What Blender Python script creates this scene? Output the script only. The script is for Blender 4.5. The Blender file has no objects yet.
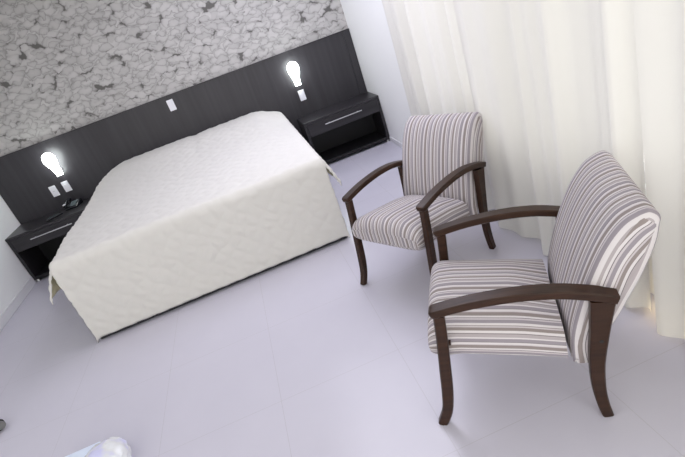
import bpy, bmesh, math, random
from mathutils import Vector, Matrix
random.seed(7)
PI = math.pi
SC = bpy.context.scene
COL = SC.collection

# ------------------------------------------------------------------ camera
CAMP = Vector((0.2999, -5.6618, 1.646))
YAW, PITCH, ROLL, FPX = -0.1036, 0.437, -0.3466, 475.48
def cam_matrix():
    cy, sy, cp, sp = math.cos(YAW), math.sin(YAW), math.cos(PITCH), math.sin(PITCH)
    fw = Vector((-sy*cp, cy*cp, -sp)); rt = Vector((cy, sy, 0)); up = rt.cross(fw)
    c, s = math.cos(ROLL), math.sin(ROLL)
    r2 = c*rt + s*up; u2 = -s*rt + c*up
    m = Matrix((r2, u2, -fw)).transposed().to_4x4()
    m.translation = CAMP
    return m
cam = bpy.data.cameras.new('camera'); camo = bpy.data.objects.new('camera', cam); COL.objects.link(camo)
cam.sensor_width = 36; cam.lens = FPX/685*36; cam.clip_start = 0.05
camo.matrix_world = cam_matrix()
SC.camera = camo

# ------------------------------------------------------------------ light
SC.view_settings.view_transform = 'Standard'; SC.view_settings.look = 'None'
SC.view_settings.gamma = 1; SC.view_settings.use_curve_mapping = False
SC.view_settings.exposure = 0.26
w = bpy.data.worlds.new('daylight'); SC.world = w; w.use_nodes = True
w.node_tree.nodes['Background'].inputs[0].default_value = (1.0, 0.985, 0.955, 1)
w.node_tree.nodes['Background'].inputs[1].default_value = 1.62
def area(name, loc, size, power, color, rot=(0, 0, 0)):
    l = bpy.data.lights.new(name, 'AREA'); l.shape = 'RECTANGLE'; l.size, l.size_y = size
    l.energy = power; l.color = color
    o = bpy.data.objects.new(name, l); COL.objects.link(o); o.location = loc; o.rotation_euler = rot
    return o
area('ceiling_light', (0.8, -1.85, 2.66), (1.6, 2.3), 33, (0.94, 0.935, 1.11))
area('window_daylight', (2.25, -3.3, 1.5), (3.2, 1.9), 3.2, (1.0, 0.985, 0.93), (0, PI/2, 0))

# ------------------------------------------------------------------ helpers
def link(o, parent=None):
    COL.objects.link(o)
    if parent: o.parent = parent
    return o
def obj(name, bm, m, parent=None, smooth=False, angle=None):
    me = bpy.data.meshes.new(name); bm.normal_update()
    bm.to_mesh(me); bm.free()
    if m: me.materials.append(m)
    if smooth:
        for p in me.polygons: p.use_smooth = True
        if angle: me.set_sharp_from_angle(angle=math.radians(angle))
    return link(bpy.data.objects.new(name, me), parent)
def tag(o, label, cat, group=None):
    o['label'] = label; o['category'] = cat
    if group: o['group'] = group
    return o
def thing(name, label, cat, loc=(0, 0, 0), rz=0, group=None):
    o = bpy.data.objects.new(name, None); COL.objects.link(o); o.location = loc; o.rotation_euler = (0, 0, rz)
    o.empty_display_size = 0.1
    return tag(o, label, cat, group)
def struct(name, bm, m, parent=None, smooth=False):
    o = obj(name, bm, m, parent, smooth); o['kind'] = 'structure'; return o
def add_box(bm, a, b, bev=0.0, seg=2):
    t = bmesh.new()
    x0, y0, z0 = a; x1, y1, z1 = b
    vs = [t.verts.new(c) for c in ((x0,y0,z0),(x1,y0,z0),(x1,y1,z0),(x0,y1,z0),(x0,y0,z1),(x1,y0,z1),(x1,y1,z1),(x0,y1,z1))]
    for f in ((0,3,2,1),(4,5,6,7),(0,1,5,4),(1,2,6,5),(2,3,7,6),(3,0,4,7)): t.faces.new([vs[i] for i in f])
    if bev: bmesh.ops.bevel(t, geom=t.edges[:], offset=bev, segments=seg, profile=0.5, affect='EDGES')
    me = bpy.data.meshes.new('t'); t.to_mesh(me); t.free(); bm.from_mesh(me); bpy.data.meshes.remove(me)
    return bm
def box(a, b, bev=0.0, seg=2): return add_box(bmesh.new(), a, b, bev, seg)
def add_loft(bm, rings, caps=True, closed=True):
    R = [[bm.verts.new(p) for p in r] for r in rings]; n = len(R[0])
    for i in range(len(R)-1):
        for j in range(n if closed else n-1):
            k = (j+1) % n
            bm.faces.new((R[i][j], R[i][k], R[i+1][k], R[i+1][j]))
    if caps:
        bm.faces.new(R[0][::-1]); bm.faces.new(R[-1])
    bmesh.ops.recalc_face_normals(bm, faces=bm.faces[:])
    return bm
def add_tube(bm, pts, r, n=10):
    pts = [Vector(p) for p in pts]; rings = []
    for i, p in enumerate(pts):
        d = (pts[min(i+1, len(pts)-1)] - pts[max(i-1, 0)]).normalized()
        u = d.orthogonal().normalized() if abs(d.z) > .9 else d.cross(Vector((0, 0, 1))).normalized()
        v = d.cross(u); rr = r[i] if isinstance(r, (list, tuple)) else r
        rings.append([p + rr*(math.cos(2*PI*k/n)*u + math.sin(2*PI*k/n)*v) for k in range(n)])
    return add_loft(bm, rings)
def smoothstep(a, b, x):
    t = max(0, min(1, (x-a)/(b-a))); return t*t*(3-2*t)
def spline(pts, n):
    """Catmull-Rom through 2-D points, n samples per span."""
    out = []
    P = [pts[0]] + list(pts) + [pts[-1]]
    for i in range(1, len(P)-2):
        for k in range(n):
            t = k/n; a, b, c, d = P[i-1], P[i], P[i+1], P[i+2]
            out.append(tuple(0.5*((2*b[q]) + (-a[q]+c[q])*t + (2*a[q]-5*b[q]+4*c[q]-d[q])*t*t + (-a[q]+3*b[q]-3*c[q]+d[q])*t**3) for q in range(len(b))))
    out.append(tuple(pts[-1])); return out

# ------------------------------------------------------------------ materials
def mat(name, color, rough=0.5, metal=0.0, **kw):
    m = bpy.data.materials.new(name); m.use_nodes = True
    b = m.node_tree.nodes['Principled BSDF']
    b.inputs['Base Color'].default_value = (*color, 1); b.inputs['Roughness'].default_value = rough
    b.inputs['Metallic'].default_value = metal
    for k, v in kw.items(): b.inputs[k.replace('_', ' ')].default_value = v
    return m
def nodes(m):
    nt = m.node_tree
    return nt, nt.nodes, nt.links, nt.nodes['Principled BSDF']
def add(N, t, **kw):
    n = N.new(t)
    for k, v in kw.items(): setattr(n, k, v)
    return n
def ramp(N, stops, interp='LINEAR'):
    r = N.new('ShaderNodeValToRGB'); e = r.color_ramp; e.interpolation = interp
    while len(e.elements) < len(stops): e.elements.new(0.5)
    for el, (p, c) in zip(e.elements, stops): el.position = p; el.color = (*c, 1)
    return r
def srgb(r, g, b):
    f = lambda c: (c/255/12.92) if c/255 <= .04045 else ((c/255+.055)/1.055)**2.4
    return (f(r), f(g), f(b))

def wood(name, dark, light, rough, axis_scale, bump=0.05):
    m = mat(name, dark, rough); nt, N, L, b = nodes(m)
    tc = add(N, 'ShaderNodeTexCoord'); mp = add(N, 'ShaderNodeMapping'); mp.inputs['Scale'].default_value = axis_scale
    no = add(N, 'ShaderNodeTexNoise'); no.inputs['Scale'].default_value = 1; no.inputs['Detail'].default_value = 5
    r = ramp(N, [(0.3, dark), (0.7, light)])
    bp = add(N, 'ShaderNodeBump'); bp.inputs['Strength'].default_value = bump; bp.inputs['Distance'].default_value = 0.002
    L.new(tc.outputs['Object'], mp.inputs[0]); L.new(mp.outputs[0], no.inputs[0]); L.new(no.outputs[0], r.inputs[0])
    L.new(r.outputs[0], b.inputs['Base Color']); L.new(no.outputs[0], bp.inputs['Height']); L.new(bp.outputs[0], b.inputs['Normal'])
    return m
M = {}
M['white_wall'] = mat('white_wall_paint', (0.93, 0.935, 0.93), 0.75)
M['ceiling'] = mat('ceiling_paint', (0.88, 0.88, 0.88), 0.85)
M['white_trim'] = mat('white_trim', (0.80, 0.80, 0.82), 0.4)
M['plank'] = wood('dark_tobacco_panel', srgb(40, 38, 42), srgb(52, 50, 54), 0.42, (24, 24, 1.0))
M['plank_h'] = wood('dark_tobacco_cabinet', srgb(36, 34, 37), srgb(48, 46, 49), 0.34, (1.4, 30, 34))
M['niche'] = mat('niche_shaded_wood', srgb(13, 13, 15), 0.5)  # dark cabinet wood, blackened to put the recess shade into the colour
M['chair_wood'] = wood('walnut_stained_wood', srgb(40, 23, 12), srgb(60, 38, 24), 0.36, (6, 60, 60))
M['chair_wood'].node_tree.nodes['Principled BSDF'].inputs['Specular IOR Level'].default_value = 0.3
M['steel'] = mat('brushed_steel', (0.75, 0.75, 0.76), 0.3, 1.0)
M['plate'] = mat('white_plastic', (0.80, 0.80, 0.84), 0.35)
M['plate_grey'] = mat('grey_plastic', (0.35, 0.36, 0.38), 0.4)
M['black_plastic'] = mat('black_plastic', (0.012, 0.013, 0.016), 0.25)
M['display'] = mat('grey_display', (0.10, 0.125, 0.13), 0.2)
M['bed_base'] = mat('bed_base_black', (0.02, 0.02, 0.024), 0.6)
M['mattress'] = mat('mattress_ticking', (0.8, 0.79, 0.76), 0.8)
M['rubber'] = mat('black_rubber', (0.02, 0.02, 0.02), 0.7)
M['frame'] = mat('window_aluminium', (0.8, 0.8, 0.8), 0.35)
M['grey_metal'] = mat('grey_painted_metal', (0.22, 0.22, 0.21), 0.4, 0.3)

# floor: big pale porcelain tiles, thin joints
m = M['floor'] = mat('porcelain_floor', (0.7, 0.69, 0.73), 0.27); nt, N, L, b = nodes(m)
tc = add(N, 'ShaderNodeTexCoord'); sx = add(N, 'ShaderNodeSeparateXYZ'); L.new(tc.outputs['Object'], sx.inputs[0])
def joint(out, off, pitch):
    a = add(N, 'ShaderNodeMath', operation='SUBTRACT'); a.inputs[1].default_value = off
    d = add(N, 'ShaderNodeMath', operation='DIVIDE'); d.inputs[1].default_value = pitch
    f = add(N, 'ShaderNodeMath', operation='FRACT')
    g = add(N, 'ShaderNodeMath', operation='SUBTRACT'); g.inputs[1].default_value = 0.5
    h = add(N, 'ShaderNodeMath', operation='ABSOLUTE')
    k = add(N, 'ShaderNodeMath', operation='GREATER_THAN'); k.inputs[1].default_value = 0.5 - 0.0011/pitch
    L.new(out, a.inputs[0]); L.new(a.outputs[0], d.inputs[0]); L.new(d.outputs[0], f.inputs[0]); L.new(f.outputs[0], g.inputs[0]); L.new(g.outputs[0], h.inputs[0]); L.new(h.outputs[0], k.inputs[0])
    return k.outputs[0]
jx = joint(sx.outputs[0], -0.085, 0.64); jy = joint(sx.outputs[1], -3.759, 0.66)
mx = add(N, 'ShaderNodeMath', operation='MAXIMUM'); L.new(jx, mx.inputs[0]); L.new(jy, mx.inputs[1])
no = add(N, 'ShaderNodeTexNoise'); no.inputs['Scale'].default_value = 3; L.new(tc.outputs['Object'], no.inputs[0])
r = ramp(N, [(0.3, (0.58, 0.565, 0.64)), (0.7, (0.60, 0.585, 0.66))]); L.new(no.outputs[0], r.inputs[0])
mi = add(N, 'ShaderNodeMix', data_type='RGBA'); L.new(mx.outputs[0], mi.inputs[0]); L.new(r.outputs[0], mi.inputs[6]); mi.inputs[7].default_value = (0.50, 0.485, 0.53, 1)
L.new(mi.outputs[2], b.inputs['Base Color'])

# wallpaper: pale grey petals with darker outlines and gaps
m = M['wallpaper'] = mat('petal_wallpaper', (0.5, 0.5, 0.5), 0.8); nt, N, L, b = nodes(m)
tc = add(N, 'ShaderNodeTexCoord'); sp = add(N, 'ShaderNodeSeparateXYZ'); L.new(tc.outputs['Object'], sp.inputs[0])
cb = add(N, 'ShaderNodeCombineXYZ'); L.new(sp.outputs[0], cb.inputs[0]); L.new(sp.outputs[2], cb.inputs[1])
n1 = add(N, 'ShaderNodeTexNoise'); n1.noise_dimensions = '2D'; n1.inputs['Scale'].default_value = 5.0; n1.inputs['Detail'].default_value = 1
L.new(cb.outputs[0], n1.inputs[0])
vs = add(N, 'ShaderNodeVectorMath', operation='SUBTRACT'); vs.inputs[1].default_value = (.5, .5, .5); L.new(n1.outputs['Color'], vs.inputs[0])
vm = add(N, 'ShaderNodeVectorMath', operation='SCALE'); vm.inputs['Scale'].default_value = 0.07; L.new(vs.outputs[0], vm.inputs[0])
va = add(N, 'ShaderNodeVectorMath', operation='ADD'); L.new(cb.outputs[0], va.inputs[0]); L.new(vm.outputs[0], va.inputs[1])
n3 = add(N, 'ShaderNodeTexNoise'); n3.noise_dimensions = '2D'; n3.inputs['Scale'].default_value = 17; n3.inputs['Detail'].default_value = 2; L.new(cb.outputs[0], n3.inputs[0])
v3 = add(N, 'ShaderNodeVectorMath', operation='SUBTRACT'); v3.inputs[1].default_value = (.5, .5, .5); L.new(n3.outputs['Color'], v3.inputs[0])
v4 = add(N, 'ShaderNodeVectorMath', operation='SCALE'); v4.inputs['Scale'].default_value = 0.06; L.new(v3.outputs[0], v4.inputs[0])
v5 = add(N, 'ShaderNodeVectorMath', operation='ADD'); L.new(va.outputs[0], v5.inputs[0]); L.new(v4.outputs[0], v5.inputs[1]); va = v5
def petals(rot, scl, vscale, keep, r0, off):
    mp = add(N, 'ShaderNodeMapping'); mp.inputs['Rotation'].default_value = (0, 0, rot); mp.inputs['Scale'].default_value = (*scl, 1); mp.inputs['Location'].default_value = (off, off*.7, 0)
    L.new(va.outputs[0], mp.inputs[0])
    v1 = add(N, 'ShaderNodeTexVoronoi'); v1.voronoi_dimensions = '2D'; v1.inputs['Scale'].default_value = vscale; v1.inputs['Randomness'].default_value = 0.85
    L.new(mp.outputs[0], v1.inputs[0])
    shade = ramp(N, [(0.0, (1, 1, 1)), (r0*.6, (.93, .93, .93)), (r0*.86, (.74, .74, .74)), (r0, (.42, .42, .42))]); L.new(v1.outputs['Distance'], shade.inputs[0])
    al = ramp(N, [(r0*.97, (1, 1, 1)), (r0*1.06, (0, 0, 0))]); L.new(v1.outputs['Distance'], al.inputs[0])
    sc = add(N, 'ShaderNodeSeparateColor'); L.new(v1.outputs['Color'], sc.inputs[0])
    kp = add(N, 'ShaderNodeMath', operation='LESS_THAN'); kp.inputs[1].default_value = keep; L.new(sc.outputs[0], kp.inputs[0])
    am = add(N, 'ShaderNodeMath', operation='MULTIPLY'); L.new(al.outputs[0], am.inputs[0]); L.new(kp.outputs[0], am.inputs[1])
    t = add(N, 'ShaderNodeMapRange'); t.inputs[3].default_value = 0.80; t.inputs[4].default_value = 1.0; L.new(sc.outputs[1], t.inputs[0])
    m2 = add(N, 'ShaderNodeMath', operation='MULTIPLY'); L.new(shade.outputs[0], m2.inputs[0]); L.new(t.outputs[0], m2.inputs[1])
    return m2.outputs[0], am.outputs[0]
cur = None
for args in ((0.2, (1.0, 1.4), 8.6, 1.1, .57, 0.0), (1.2, (1.0, 2.1), 6.2, .8, .50, 3.3), (2.5, (1.0, 2.0), 6.5, .7, .48, 7.1), (0.55, (1.0, 2.3), 5.8, .55, .46, 5.7), (1.9, (1.0, 1.7), 8.5, .35, .44, 9.2)):
    sh, al = petals(*args)
    mm = add(N, 'ShaderNodeMix'); L.new(al, mm.inputs[0]); L.new(sh, mm.inputs[3])
    if cur is None: mm.inputs[2].default_value = 0.0
    else: L.new(cur, mm.inputs[2])
    cur = mm.outputs[0]
r = ramp(N, [(0.0, srgb(100, 98, 95)), (0.4, srgb(142, 140, 137)), (0.75, srgb(176, 174, 171)), (1.0, srgb(194, 192, 189))])
L.new(cur, r.inputs[0]); L.new(r.outputs[0], b.inputs['Base Color'])

# striped upholstery: stripes run along one UV axis (u in metres)
m = M['stripe'] = mat('striped_upholstery', (0.6, 0.6, 0.6), 0.85); nt, N, L, b = nodes(m)
uv = add(N, 'ShaderNodeUVMap'); uv.uv_map = 'UVMap'; sp = add(N, 'ShaderNodeSeparateXYZ'); L.new(uv.outputs[0], sp.inputs[0])
d = add(N, 'ShaderNodeMath', operation='DIVIDE'); d.inputs[1].default_value = 0.137; f = add(N, 'ShaderNodeMath', operation='FRACT')
L.new(sp.outputs[0], d.inputs[0]); L.new(d.outputs[0], f.inputs[0])
LT, WH, LV, TP, GR, DK = srgb(196, 189, 191), srgb(212, 207, 207), srgb(150, 143, 149), srgb(143, 133, 130), srgb(172, 164, 165), srgb(116, 107, 110)
seq = [(9, WH), (3, DK), (13, GR), (6, WH), (15, LV), (2, DK), (9, WH), (4, LT), (15, TP), (8, WH), (3, DK), (6, LT), (13, LV), (9, WH), (3, TP), (5, LT), (12, TP)]
tot = sum(q[0] for q in seq); acc = 0; stops = []
for wd, c in seq: stops.append((acc/tot, c)); acc += wd
r = ramp(N, stops, 'CONSTANT'); L.new(f.outputs[0], r.inputs[0])
wv = add(N, 'ShaderNodeTexNoise'); wv.inputs['Scale'].default_value = 380; tc = add(N, 'ShaderNodeTexCoord'); L.new(tc.outputs['Object'], wv.inputs[0])
bp = add(N, 'ShaderNodeBump'); bp.inputs['Strength'].default_value = 0.25; bp.inputs['Distance'].default_value = 0.001
L.new(wv.outputs[0], bp.inputs['Height']); L.new(bp.outputs[0], b.inputs['Normal']); L.new(r.outputs[0], b.inputs['Base Color'])

# bedspread and curtain cloth
def cloth(name, col, trans, rough=0.85, transparent=0.0):
    m = bpy.data.materials.new(name); m.use_nodes = True; nt = m.node_tree; N, L = nt.nodes, nt.links
    out = N['Material Output']; N.remove(N['Principled BSDF'])
    df = N.new('ShaderNodeBsdfDiffuse'); tr = N.new('ShaderNodeBsdfTranslucent'); mx = N.new('ShaderNodeMixShader')
    df.inputs[0].default_value = (*col, 1); tr.inputs[0].default_value = (*col, 1); mx.inputs[0].default_value = trans
    L.new(df.outputs[0], mx.inputs[1]); L.new(tr.outputs[0], mx.inputs[2]); last = mx
    if transparent:
        tp = N.new('ShaderNodeBsdfTransparent'); m2 = N.new('ShaderNodeMixShader'); m2.inputs[0].default_value = transparent
        L.new(last.outputs[0], m2.inputs[1]); L.new(tp.outputs[0], m2.inputs[2]); last = m2
    L.new(last.outputs[0], out.inputs[0]); return m
M['spread'] = cloth('cream_quilted_cotton', (0.775, 0.76, 0.715), 0.08)
M['lining'] = cloth('pale_yellow_lining', (0.93, 0.88, 0.64), 0.3)
M['curtain'] = cloth('sheer_curtain', (0.81, 0.80, 0.765), 0.2, transparent=0.0)
# window glass
m = M['glass'] = bpy.data.materials.new('window_glass'); m.use_nodes = True; nt = m.node_tree; N, L = nt.nodes, nt.links
N.remove(N['Principled BSDF']); tp = N.new('ShaderNodeBsdfTransparent'); gl = N.new('ShaderNodeBsdfGlossy'); gl.inputs['Roughness'].default_value = 0.02
mx = N.new('ShaderNodeMixShader'); mx.inputs[0].default_value = 0.06; L.new(tp.outputs[0], mx.inputs[1]); L.new(gl.outputs[0], mx.inputs[2]); L.new(mx.outputs[0], N['Material Output'].inputs[0])
def emit(name, col, s):
    m = bpy.data.materials.new(name); m.use_nodes = True; b = m.node_tree.nodes['Principled BSDF']
    b.inputs['Base Color'].default_value = (0.9, 0.9, 0.9, 1); b.inputs['Emission Color'].default_value = (*col, 1); b.inputs['Emission Strength'].default_value = s
    return m
M['lamp_glow'] = emit('lit_frosted_glass', (0.93, 1.0, 0.98), 14)
M['warm_glow'] = emit('added_warm_glow', (1.0, 0.78, 0.42), 14)  # emission added for the bright spot at the curtain gap

# ------------------------------------------------------------------ setting
XL, XR, YB, YF, ZC = -2.481, 1.726, 0.0, -6.2, 2.7
struct('floor', box((XL-0.1, YF, -0.1), (XR+0.9, 0.1, 0)), M['floor'])
struct('ceiling', box((XL-0.1, YF, ZC), (XR+0.12, 0.1, ZC+0.1)), M['ceiling'])
struct('wall_back', box((XL-0.1, 0, 0), (XR+0.12, 0.1, ZC)), M['wallpaper'])
struct('wall_left', box((XL-0.1, YF, 0), (XL, 0, ZC)), M['white_wall'])
bm = bmesh.new(); WY0, WY1, WZ0, WZ1 = -5.0, -1.85, 0.55, 2.35
add_box(bm, (XR, WY1, 0), (XR+0.12, 0, ZC)); add_box(bm, (XR, YF, 0), (XR+0.12, WY0, ZC))
add_box(bm, (XR, WY0, WZ1), (XR+0.12, WY1, ZC)); add_box(bm, (XR, WY0, 0), (XR+0.12, WY1, WZ0))
struct('wall_right', bm, M['white_wall'])
bm = box((XL, YF, 0), (XL+0.014, -0.486, 0.088), 0.003); struct('baseboard_left', bm, M['white_trim'])
bm = box((XR-0.013, -1.85, 0), (XR, -0.455, 0.06), 0.003); struct('baseboard_right', bm, M['white_trim'])
wf = bmesh.new()
for a, c in (((WY0, WZ0), (WY0+.06, WZ1)), ((WY1-.06, WZ0), (WY1, WZ1)), ((WY0+.06, WZ0), (WY1-.06, WZ0+.06)), ((WY0+.06, WZ1-.06), (WY1-.06, WZ1)), ((-3.45, WZ0+.06), (-3.39, WZ1-.06))):
    add_box(wf, (XR+.03, a[0], a[1]), (XR+.09, c[0], c[1]), .004)
win = struct('window_1', wf, M['frame'])
for y0, y1 in ((WY0+.06, -3.45), (-3.39, WY1-.06)):
    obj('pane', box((XR+.055, y0, WZ0+.06), (XR+.061, y1, WZ1-.06)), M['glass'], win)

# ------------------------------------------------------------------ headboard
HZ = 1.279
hb = thing('headboard', 'long dark wood headboard panel below the grey petal wallpaper', 'headboard', (-0.38, 0, 0))
def local(o, a, b): return tuple(a[i]-o.location[i] for i in range(3)), tuple(b[i]-o.location[i] for i in range(3))
a, b_ = local(hb, (XL+.003, -0.03, 0.001), (1.640, -0.001, HZ-.012)); obj('panel', box(a, b_, .001), M['plank'], hb)
a, b_ = local(hb, (1.642, -0.034, 0.001), (XR-.003, -0.001, HZ-.012)); obj('end_stile', box(a, b_, .002), M['plank'], hb)
a, b_ = local(hb, (XL+.003, -0.036, HZ-.012), (XR-.003, -0.001, HZ), ); obj('top_cap', box(a, b_, .002), M['plank_h'], hb)

# ------------------------------------------------------------------ nightstands
def nightstand(x0, x1, label, D=0.414, hx=0.0):
    t = thing('nightstand', label, 'nightstand', ((x0+x1)/2, -0.036, 0), 0, 'dark bedside units against the headboard')
    h = (x1-x0)/2; zt, zb = 0.549, 0.03
    obj('top', box((-h, -D, zt-.03), (h, 0, zt), .003), M['plank_h'], t)
    for s in (-1, 1):
        e = h-.001
        obj('side_panel', box((min(s*e, s*(e-.03)), -D+.002, zb), (max(s*e, s*(e-.03)), 0, zt-.031), .002), M['plank_h'], t)
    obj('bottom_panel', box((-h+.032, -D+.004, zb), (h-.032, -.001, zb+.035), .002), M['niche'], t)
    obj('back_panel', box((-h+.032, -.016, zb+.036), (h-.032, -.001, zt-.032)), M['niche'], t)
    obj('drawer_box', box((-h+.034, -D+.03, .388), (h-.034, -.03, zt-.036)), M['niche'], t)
    d = obj('drawer_front', box((-h+.033, -D+.003, .375), (h-.033, -D+.027, zt-.033), .002), M['plank_h'], t)
    bm = bmesh.new(); y = -D+.003; hz = 0.463; hw = .22
    add_box(bm, (hx-hw, y-.028, hz-.005), (hx+hw, y-.018, hz+.005), .003)
    for s in (-1, 1): add_box(bm, (hx+s*.17-.006, y-.02, hz-.005), (hx+s*.17+.006, y+.001, hz+.005), .001)
    hd = obj('handle', bm, M['steel'], d); hd['label'] = 'slim brushed steel bar handle'
    for sx_ in (-1, 1):
        for yy in (-D+.03, -.03):
            bm = bmesh.new(); add_tube(bm, [(sx_*(h-.03), yy, 0.0005), (sx_*(h-.03), yy, .012), (sx_*(h-.03), yy, .0295)], [.016, .016, .009], 14)
            obj('foot', bm, M['steel'], t, True, 40)
    return t
nightstand(XL+.004, XL+.004+.85, 'dark wood nightstand in the left corner with the telephone on top', .446, .02)
nightstand(.822, XR-.002, 'dark wood nightstand with bare top and open shelf, right of the bed')

# ------------------------------------------------------------------ bed
BX0, BX1, BY1, BH = -1.342, 0.674, -2.366, 0.673
BCX = (BX0+BX1)/2
bed = thing('bed', 'wide double bed with black base showing under the cream bedspread', 'bed', (BCX, -1.2, 0))
bw = (BX1-BX0)/2
obj('base', box((-bw+.012, BY1+1.2+.014, 0.001), (bw-.012, 1.16, .36), .006), M['bed_base'], bed)
obj('mattress', box((-bw+.014, BY1+1.2+.016, .362), (bw-.014, 1.15, BH-.018), .05, 4), M['mattress'], bed, True, 50)
def pillow_bump(x, y):
    # two soft pillows under the spread against the headboard
    fy = (.55*smoothstep(-1.55, -0.3, y)+.45*smoothstep(-0.95, -0.30, y))*(1-0.12*smoothstep(-0.2, -0.04, y))
    fx = smoothstep(-1.60, -1.10, x)*smoothstep(0.74, 0.34, x)
    return 0.125*fy*fx*(1-0.10*math.exp(-((x+.32)/.07)**2))
def quilt(u, v):
    u2 = u + .018*math.sin(v*21)+.01*math.sin(v*47+1); v2 = v + .018*math.sin(u*19+.7)
    a = abs(math.sin((u2+v2)*PI/.125)); c = abs(math.sin((u2-v2)*PI/.125))
    return .0105*(min(a, c)**.6)
def corner(d, L, r, dirn_out=0.0):
    """distance d along cloth from the inside, edge at L -> (run, drop)"""
    a = L-r
    if d <= a: return d, 0.0
    arc = r*PI/2
    if d <= a+arc:
        th = (d-a)/r; return a+r*math.sin(th), r*(1-math.cos(th))
    return L, r+(d-a-arc)
def bedspread():
    bm = bmesh.new(); r = .035; W = (BX1-BX0)/2; Lh = -BY1-.045     # run from y=-0.045 to BY1
    side, foot = 0.36, BH-.034-r+r*PI/2
    st = .0165
    S = [i*st for i in range(int((W-r+r*PI/2)/st)+1)]; Smax = W-r+r*PI/2
    S[-1] = Smax
    nside = int(side/st); Ss = [Smax+side*(k+1)/nside for k in range(nside)]
    T = [i*st for i in range(int((Lh-r+r*PI/2)/st)+1)]; Tm = Lh-r+r*PI/2; T[-1] = Tm
    nf = int((foot-r*PI/2)/st); Tf = [Tm+(foot-r*PI/2)*(k+1)/nf for k in range(nf)]
    s_all = [-q for q in Ss[::-1]]+[-q for q in S[:0:-1]]+S+Ss
    t_all = T+Tf
    V = {}
    for i, s in enumerate(s_all):
        for j, t in enumerate(t_all):
            if abs(s) > Smax+1e-6 and t > Tm+1e-6: continue
            run, drop = corner(abs(s), W, r); sg = 1 if s >= 0 else -1
            yr, yd = corner(t, Lh, r)
            x = BCX+sg*run; y = -.045-yr; z = BH-drop-yd
            q = quilt(s, t)
            if abs(s) > Smax+1e-6:                        # hanging side: flares out towards the open foot corner
                hang = (abs(s)-Smax)*(.60 if sg < 0 else .52); e = smoothstep(Lh-.55, Lh, t)
                fl = (.44 if sg < 0 else .26)
                out = .10*hang+e*fl*hang*(1.0-.45*hang/side) + .012*math.sin(t*9)*hang/side
                z += abs(s)-Smax-hang + pillow_bump(BCX+sg*W, y)*(1-hang/side)**2; x += sg*(out+q); z += .25*out
                y -= .03*e*(hang/side)
                V[i, j] = bm.verts.new((x, y, z)); continue
            if t > Tm+1e-6:                                # foot panel
                hang = (t-Tm)/(foot); 
                y -= q*1.0+.006*math.sin(s*7)*hang*(1-hang); V[i, j] = bm.verts.new((x, y, z)); continue
            lump = .006*math.sin(x*4.3+1)*math.sin(y*3.1)
            z += pillow_bump(x, y)+q+lump*smoothstep(0, .3, min(abs(x-BX0), abs(x-BX1)))
            x += sg*.055*smoothstep(-.1, -.7, y)*smoothstep(-2.35, -1.7, y)*(smoothstep(W-.25, W, run) if sg < 0 else 0)
            V[i, j] = bm.verts.new((x, y, z))
    for i in range(len(s_all)-1):
        for j in range(len(t_all)-1):
            k = [(i, j), (i, j+1), (i+1, j+1), (i+1, j)]
            if all(q in V for q in k): bm.faces.new([V[q] for q in k])
    o = obj('bedspread', bm, M['spread'], None, True)
    o.data.materials.append(M['lining'])
    md = o.modifiers.new('thick', 'SOLIDIFY'); md.thickness = .007; md.offset = 1.0; md.material_offset = 1
    return o
bs = bedspread()
tag(bs, 'cream quilted bedspread over the bed, hanging at the foot with flared open corners', 'bedspread')

# ------------------------------------------------------------------ wall lamps and plates
def wall_lamp(x, label):
    t = thing('wall_lamp', label, 'lamp', (x, -.031, .902), 0, 'lit sconces on the headboard')
    bm = bmesh.new(); add_tube(bm, [(0, 0.0, .045), (0, -.012, .045), (0, -.018, .045)], [.032, .032, .026], 20)
    obj('wall_base', bm, M['steel'], t, True, 40)
    bm = bmesh.new(); add_tube(bm, [(0, -.018, .045), (0, -.046, .045)], .008, 10)
    obj('bracket', bm, M['steel'], t, True, 40)
    prof = [(0.0, .033), (.05, .035), (.09, .042), (.13, .056), (.175, .066), (.215, .063), (.245, .048), (.262, .026), (.267, .004)]
    pr = spline(prof, 3); bm = bmesh.new()
    rings = []
    for z, rr in pr:
        yy = -.062-.04*smoothstep(0, .2, z)
        rings.append([(rr*math.cos(2*PI*k/24), yy+rr*.62*math.sin(2*PI*k/24), z) for k in range(24)])
    s = obj('glass_shade', add_loft(bm, rings), M['lamp_glow'], t, True); s['label'] = 'glowing frosted glass shade'
    return t
wall_lamp(-1.806, 'lit white glass wall lamp above the two plates at the left of the headboard')
wall_lamp(.962, 'lit white glass wall lamp above the right nightstand')
def plate(x, z, label, kind):
    t = thing('wall_plate', label, 'switch plate' if kind != 'socket' else 'socket', (x, -.0305, z), 0, 'white electric plates on the headboard')
    obj('plate', box((-.036, -.009, -.06), (.036, 0, .06), .004, 3), M['plate'], t)
    if kind == 'socket':
        bm = bmesh.new(); add_tube(bm, [(0, -.0091, .0), (0, -.0115, .0)], .017, 18); o = obj('socket_face', bm, M['plate'], t)
        bm = bmesh.new()
        for dx in (-.0065, .0065): add_box(bm, (dx-.003, -.0125, -.003), (dx+.003, -.0117, .003))
        obj('socket_hole', bm, M['plate_grey'], o)
    elif kind == 'switch':
        obj('rocker', box((-.014, -.0135, -.024), (.014, -.0091, .024), .0015), M['plate'], t)
    else:
        obj('cover', box((-.022, -.0115, -.036), (.022, -.0091, .036), .001), M['plate'], t)
plate(-1.975, .757, 'white socket plate with dark hole below the left lamp, the left of the pair', 'socket')
plate(-1.835, .760, 'white switch plate below the left lamp, the right of the pair', 'switch')
plate(.970, .775, 'white switch plate directly under the right wall lamp', 'switch')
plate(-.424, 1.170, 'blank white plate high on the headboard above the middle of the bed', 'blank')

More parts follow.
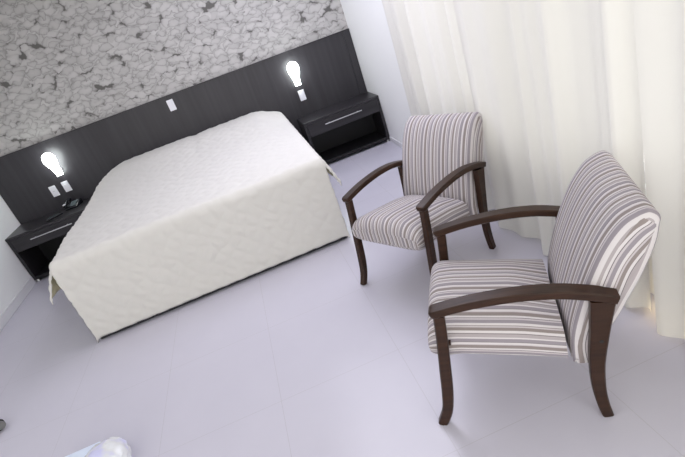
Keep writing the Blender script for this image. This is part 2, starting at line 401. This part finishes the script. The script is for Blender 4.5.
# ------------------------------------------------------------------ telephone and remote
t = thing('telephone', 'black desk telephone on the left nightstand beside the bed', 'telephone', (-1.825, -.17, .55), -.25)
t.scale = (.8, .8, .8)
bm = bmesh.new(); rings = []
for x in (-.085, .095):
    rings.append([(x, -.09, .0005), (x, -.09, .022), (x, .05, .072), (x, .085, .066), (x, .085, .0005)])
add_loft(bm, rings); bmesh.ops.bevel(bm, geom=bm.edges[:], offset=.006, segments=2, affect='EDGES', profile=.5)
body = obj('body', bm, M['black_plastic'], t, True, 40)
bm = bmesh.new(); rings = []
for x in (-.018, .072): rings.append([(x, -.062, .0335), (x, -.062, .0365), (x, .035, .0715), (x, .035, .0685)])
o = obj('keypad', add_loft(bm, rings), M['display'], body); o['label'] = 'grey keypad and display panel'
pts = spline([(-.055, -.10, .052), (-.055, -.05, .082), (-.055, .02, .104), (-.055, .075, .095)], 4)
bm = bmesh.new(); add_tube(bm, pts, [.022]*3+[.016]*7+[.022]*3, 12)
hs = obj('handset', bm, M['black_plastic'], t, True, 50)
bm = box((-.078, -.104, .076), (-.04, -.074, .088), .003); o = obj('mouthpiece', bm, M['plate'], hs); o['label'] = 'white handset end'
bm = bmesh.new(); cord = []
for k in range(90):
    q = k/89; th = q*2*PI*15
    cord.append((-.085-.05*math.sin(q*PI)+.006*math.cos(th), -.07+.12*q, .012+.006*math.sin(th)))
add_tube(bm, cord, .002, 5); obj('cord', bm, M['black_plastic'], t, True)
t = thing('remote_control', 'slim dark remote control lying on the left nightstand in front of the telephone', 'remote control', (-1.99, -.345, .55), -1.0)
o = obj('casing', box((-.023, -.085, .0005), (.023, .085, .018), .005, 3), M['black_plastic'], t)
bm = bmesh.new()
for i in range(3):
    for j in range(6): add_box(bm, (-.015+i*.012, -.06+j*.018, .0181), (-.009+i*.012, -.049+j*.018, .0205), .0006, 1)
obj('buttons', bm, M['display'], t)

# ------------------------------------------------------------------ armchairs
def fuv(bm, faces_u):
    ul = bm.loops.layers.uv.new('UVMap')
    for f, us in faces_u:
        for l in f.loops: l[ul].uv = (us[l.vert], 0)
def make_backrest(t):
    front = spline([(-.135, .238), (-.142, .36), (-.178, .50), (-.224, .63), (-.272, .73), (-.322, .797), (-.368, .826)], 5)
    back = spline([(-.198, .236), (-.218, .30), (-.288, .42), (-.335, .52), (-.372, .60), (-.412, .71), (-.424, .775)], 5)
    roll = spline([front[-1], (-.395, .831), (-.418, .815), (-.427, .795), back[-1]], 4)[1:-1]
    dx, dz = -.009, -.010
    front, back, roll = [[(p[0]+dx, p[1]+dz*smoothstep(.3, .7, p[1])) for p in q] for q in (front, back, roll)]
    prof = front+roll+back[::-1]; n = len(prof)
    cx = sum(p[0] for p in prof)/n
    nrm = []
    for i in range(n):
        a, c = prof[i-1], prof[(i+1) % n]; d = Vector((c[0]-a[0], c[1]-a[1])).normalized(); nrm.append(Vector((-d.y, d.x)))
    # outward?
    area_ = sum(prof[i][0]*prof[(i+1) % n][1]-prof[(i+1) % n][0]*prof[i][1] for i in range(n))
    if area_ > 0: nrm = [-q for q in nrm]
    hw, r = .262, .022
    cols = []
    for k in range(5): th = PI/2*(1-k/4); cols.append((-(hw-r)-r*math.sin(th), r*(1-math.cos(th))))
    m_ = 12
    cols += [(-(hw-r)+2*(hw-r)*k/m_, 0) for k in range(1, m_)]
    cols += [(-y, o) for y, o in cols[:5][::-1]]
    bm = bmesh.new(); ul = bm.loops.layers.uv.new('UVMap'); R = []
    for y, off in cols:
        puff = .012*(1-(y/hw)**2); pw = [smoothstep(len(front)+3, len(front)-9, i) if i < len(front)+6 else 0 for i in range(n)]
        R.append([bm.verts.new((prof[i][0]-nrm[i].x*(off-puff*pw[i]), y, prof[i][1]-nrm[i].y*(off-puff*pw[i]))) for i in range(n)])
    for j in range(len(R)-1):
        for i in range(n):
            k = (i+1) % n; f = bm.faces.new((R[j][i], R[j+1][i], R[j+1][k], R[j][k]))
            for l in f.loops: l[ul].uv = (cols[j][0]+.4 if l.vert in (R[j][i], R[j][k]) else cols[j+1][0]+.4, 0)
    for rr, rev in ((R[0], 0), (R[-1], 1)):
        f = bm.faces.new(rr[::-1] if rev else rr)
        for l in f.loops: l[ul].uv = (.02, 0)
    bmesh.ops.recalc_face_normals(bm, faces=bm.faces[:])
    b = obj('backrest', bm, M['stripe'], t, True, 50)
    nf = len(front)
    for sg in (-1, 1):
        bm = bmesh.new(); ul = bm.loops.layers.uv.new('UVMap'); G = []
        for i in range(nf):
            F, B = Vector(front[i]), Vector(back[min(i, len(back)-1)]); row = []
            th = (F-B).length
            for q in range(9):
                k = q/8; p = F.lerp(B, .17+.66*k)
                edge = min(1, 4*k*(1-k)*1.6)*min(1, (i+.3)/2, (nf-1-i+.3)/2)
                row.append((bm.verts.new((p.x, sg*(hw-.004+.009*edge), p.y)), (.17+.66*k)*th))
            G.append(row)
        for i in range(nf-1):
            for q in range(8):
                quad = [G[i][q], G[i][q+1], G[i+1][q+1], G[i+1][q]]
                f = bm.faces.new([v for v, _ in quad]); us = {v: u for v, u in quad}
                for l in f.loops: l[ul].uv = (us[l.vert]*.9+.320, 0)
        o = obj('side_panel', bm, M['stripe'], b, True)
        if sg > 0:
            o.data.flip_normals()
def make_seat(t):
    bm = bmesh.new(); ul = bm.loops.layers.uv.new('UVMap')
    secs = []
    ztop = lambda a: .385+(a+.15)*.16 if a < .25 else .449
    zbot = lambda a: .234+(a+.135)*.185 if a < .30 else .3145
    for k in range(15): secs.append((-.128+k*.0262, 0))
    secs += [(.252+.016*k, 0) for k in range(1, 4)]
    a0 = .296; r = .060
    for k in range(1, 8):
        th = PI/2*k/7.2; secs.append((a0+r*math.sin(th), 1-math.cos(th)))
    rings = []; NJ = 44
    for a, sh in secs:
        zt = ztop(a) - .045*sh; zb = zbot(a)+.045*sh*.8; hw = .252 - .012*sh + .012*smoothstep(.24, .30, a)
        zc, hh = (zt+zb)/2, (zt-zb)/2
        crown = .044*smoothstep(-.20, .04, a)*(1-.75*sh)
        pts = []; u = 0
        for j in range(NJ+1):
            th = PI*1.5-2*PI*j/NJ + 0        # start at bottom centre, go round clockwise -> -y side first
            c, s = math.cos(th), math.sin(th); e = .38
            y = hw*math.copysign(abs(c)**e, c) if abs(c) > 1e-9 else 0; z = zc+hh*math.copysign(abs(s)**e, s) if abs(s) > 1e-9 else zc
            if s > 0: z += crown*(1-(y/hw)**2)
            pts.append((a, y, z))
        rings.append(pts)
    us = []
    for pts in rings:
        acc = [0]
        for j in range(NJ): acc.append(acc[-1]+(Vector(pts[j+1])-Vector(pts[j])).length)
        mid = acc[NJ//2]; us.append([q-mid+.71 for q in acc])
    for i in range(len(us)):
        if secs[i][1] > 0: us[i] = us[len([1 for s in secs if s[1] == 0])-1]
    V = [[bm.verts.new(p) for p in pts[:NJ]] for pts in rings]
    for i in range(len(rings)-1):
        for j in range(NJ):
            k = (j+1) % NJ
            f = bm.faces.new((V[i][j], V[i][k], V[i+1][k], V[i+1][j]))
            vals = [us[i][j], us[i][j+1], us[i+1][j+1], us[i+1][j]]
            for l, u in zip(f.loops, vals): l[ul].uv = (u, 0)
    f = bm.faces.new(V[0])
    # front cap: column strips so that the stripes run on down the front
    top = [V[-1][j] for j in range(NJ//4, 3*NJ//4+1)]
    f2 = bm.faces.new(V[-1][::-1])
    for l in f2.loops: l[ul].uv = (l.vert.co.y+.71, 0)
    bmesh.ops.triangulate(bm, faces=[f2])
    bmesh.ops.recalc_face_normals(bm, faces=bm.faces[:])
    obj('seat', bm, M['stripe'], t, True, 60)
def beam(name, path, wy, thick, t, yc, m):
    """bar swept along a path in the chair's x-z plane; thick = in-plane depth per point"""
    n = len(path); rings = []
    for i, p in enumerate(path):
        a, c = path[max(i-1, 0)], path[min(i+1, n-1)]; d = Vector((c[0]-a[0], c[1]-a[1])).normalized(); nv = Vector((-d.y, d.x))
        h = (thick[i] if isinstance(thick, list) else thick)/2; w2 = (wy[i] if isinstance(wy, list) else wy)/2; bv = min(h, w2)*.28
        prof = [(-w2+bv, -h), (w2-bv, -h), (w2, -h+bv), (w2, h-bv), (w2-bv, h), (-w2+bv, h), (-w2, h-bv), (-w2, -h+bv)]
        rings.append([(p[0]+nv.x*q, yc+y, p[1]+nv.y*q) for y, q in prof])
    return obj(name, add_loft(bmesh.new(), rings), m, t, True, 40)
def interp(vals, n):
    out = []
    for i in range(n):
        q = i/(n-1)*(len(vals)-1); k = min(int(q), len(vals)-2); out.append(vals[k]*(1-(q-k))+vals[k+1]*(q-k))
    return out
def make_chair(label):
    t = thing('armchair', label, 'armchair', (0, 0, 0), 0, 'striped armchairs by the curtain')
    make_seat(t); make_backrest(t)
    cw = M['chair_wood']
    for s in (-1, 1):
        y = s*.287
        p = spline([(.310, .570), (.275, .578), (.157, .596), (.01, .603), (-.114, .594), (-.206, .573), (-.275, .550), (-.293, .543)], 4)
        n = len(p); wv_ = [.056]*n; th = [.031]*n
        for k, f in ((0, .55), (1, .8), (2, .93)): wv_[k] *= f; th[k] *= f
        wv_[-1] *= .8; th[-1] *= .85
        beam('armrest', p, wv_, th, t, y, cw)
        p = spline([(.279, .558), (.291, .45), (.311, .30), (.331, .16), (.352, .07), (.385, .0008)], 4); n = len(p)
        beam('front_leg', p, interp([.036, .036, .036, .034, .032], n), interp([.041, .041, .044, .045, .041, .037], n), t, y, cw)
        p = spline([(-.250, .537), (-.232, .41), (-.214, .27), (-.211, .15), (-.220, .06), (-.232, .0008)], 4); n = len(p)
        lg = beam('rear_leg', p, interp([.036, .036, .034, .032], n), interp([.078, .060, .050, .045, .041, .037], n), t, y, cw)
        bm = bmesh.new(); add_tube(bm, [(-.232, y+s*.017, .375), (-.232, y+s*.0195, .375)], .007, 12)
        obj('screw_cap', bm, M['rubber'], lg)
        # short tenon rails that carry the seat and back between the legs
        bm = bmesh.new(); add_box(bm, (.268, min(s*.235, s*.272), .395), (.298, max(s*.235, s*.272), .41), .002); obj('seat_rail', bm, cw, t); bm = bmesh.new(); add_box(bm, (-.255, min(s*.235, s*.272), .36), (-.222, max(s*.235, s*.272), .40), .002)
        obj('back_rail', bm, cw, t)
    return t
def dup(root, loc, rz, label):
    r = root.copy(); COL.objects.link(r); r.location = loc; r.rotation_euler = (0, 0, rz); r['label'] = label
    for ch in root.children:
        c = ch.copy(); COL.objects.link(c); c.parent = r
        for g in ch.children:
            d = g.copy(); COL.objects.link(d); d.parent = c
    return r
ch = make_chair('striped armchair with dark wooden arms in the foreground, facing the bed foot sideways')
ch.location = (1.036, -4.189, 0); ch.rotation_euler = (0, 0, 2.684)
dup(ch, (1.0526, -3.122, 0), 3.661, 'striped armchair with dark wooden arms standing farther back, between bed and curtain')

# ------------------------------------------------------------------ curtains
rail = bmesh.new(); add_box(rail, (1.575, -5.6, 2.62), (1.635, -1.5, 2.66), .004)
tag(obj('curtain_rail', rail, M['frame']), 'white curtain rail along the right wall just under the ceiling', 'curtain rail')
def curtain(y0, y1, xoff, seed, label, spread=.05, bottom=.012):
    rnd = random.Random(seed); n = int((y0-y1)/.012); nz = 40
    ph = [rnd.uniform(0, 6.28) for _ in range(6)]
    bm = bmesh.new(); G = []
    for i in range(n+1):
        q = i/n; y = y0+(y1-y0)*q; row = []
        warp = y+.06*math.sin(y*4.1+ph[0])+.03*math.sin(y*8.3+ph[1])
        for j in range(nz+1):
            k = j/nz; z = bottom+(2.60-bottom)*k
            amp = .022+.008*(1-k)
            f = amp*math.sin(warp*2*PI/.29+ph[2]+.4*math.sin(z*1.1+ph[5]))+(.005+.007*smoothstep(.55, 0, k))*math.sin(warp*2*PI/.105+ph[3])+.009*math.sin(warp*2*PI/.165+ph[1])+.012*math.sin(warp*2*PI/.62+ph[4])
            f *= .35+.65*smoothstep(1.0, .75, k)
            row.append(bm.verts.new((1.600+xoff+f, y+(q-.5)*spread*(1-k), z+(.004*math.sin(y*31+ph[1]) if j == 0 else 0))))
        G.append(row)
    for i in range(n):
        for j in range(nz): bm.faces.new((G[i][j], G[i+1][j], G[i+1][j+1], G[i][j+1]))
    o = obj('curtain', bm, M['curtain'], None, True)
    return tag(o, label, 'curtain', 'sheer cream curtains on the right wall')
curtain(-1.56, -2.985, .045, 3, 'cream sheer curtain panel nearest the bed wall, behind the farther armchair')
curtain(-2.95, -4.205, -.008, 5, 'cream sheer curtain panel behind the back of the foreground armchair', -.05)
curtain(-4.215, -5.55, -.025, 8, 'cream sheer curtain panel at the right edge, beside the small added warm glow', .24)

# added lamp for the warm bright spot in the gap between two curtains
t = thing('added_hem_glow', 'warm bright spot at the gap between two curtain hems, an added glow', 'added glow', (1.664, -4.248, 0))
bm = bmesh.new(); add_tube(bm, [(0, 0, .0005), (0, 0, .010), (0, 0, .018)], [.030, .030, .025], 18); obj('glow_base', bm, M['grey_metal'], t, True, 40)
bm = bmesh.new(); add_tube(bm, [(0, 0, .0185), (0, 0, .036), (0, 0, .044)], [.023, .021, .010], 18); obj('lens', bm, M['warm_glow'], t, True, 60)

# ------------------------------------------------------------------ bits at the bottom left
m = M['wrap'] = mat('clear_wrap', (0.86, 0.88, 0.95), 0.12); nt, N, L, b = nodes(m)
tc = add(N, 'ShaderNodeTexCoord'); no = add(N, 'ShaderNodeTexNoise'); no.inputs['Scale'].default_value = 9; L.new(tc.outputs['Object'], no.inputs[0])
r = ramp(N, [(0.38, (0.66, 0.66, 0.9)), (0.5, (0.78, 0.79, 0.80)), (0.62, (0.88, 0.90, 0.92))]); L.new(no.outputs[0], r.inputs[0]); L.new(r.outputs[0], b.inputs['Base Color'])
M['pack'] = mat('pale_blue_pack', (0.74, 0.82, 0.95), 0.3)
t = thing('wrapped_bundle', 'pale blue bundle in crumpled clear plastic on the floor at the bottom edge', 'package', (-0.97, -3.70, 0))
obj('pack', box((-.33, -.35, .001), (-.03, .105, .10), .012, 3), M['pack'], t, True, 40)
bm = bmesh.new(); bmesh.ops.create_icosphere(bm, subdivisions=4, radius=1.0)
rnd = random.Random(4); K = [(Vector((rnd.gauss(0, 1), rnd.gauss(0, 1), rnd.gauss(0, 1))).normalized(), rnd.uniform(5, 13), rnd.uniform(0, 6)) for _ in range(10)]
for v in bm.verts:
    d = v.co.normalized(); q = sum(abs(math.sin(k.dot(d)*f+p)) for k, f, p in K)/10
    s = .86+.24*q
    v.co = Vector((d.x*.125*s+.0, d.y*.17*s-.06, max(.001, d.z*.085*s+.06)))
obj('plastic_wrap', bm, M['wrap'], t, True, 25)
t = thing('furniture_foot', 'small grey rounded foot of furniture poking in at the left edge', 'furniture foot', (-1.83, -2.965, 0), -.5)
bm = bmesh.new(); add_tube(bm, [(-.50, 0, .036), (.03, 0, .036), (.045, 0, .036)], [.026, .026, .022], 18); obj('tube', bm, M['grey_metal'], t, True, 40)
bm = bmesh.new()
add_tube(bm, [(.0, 0, .036), (.016, 0, .036)], .036, 18); obj('rubber_ring', bm, M['rubber'], t, True, 40)
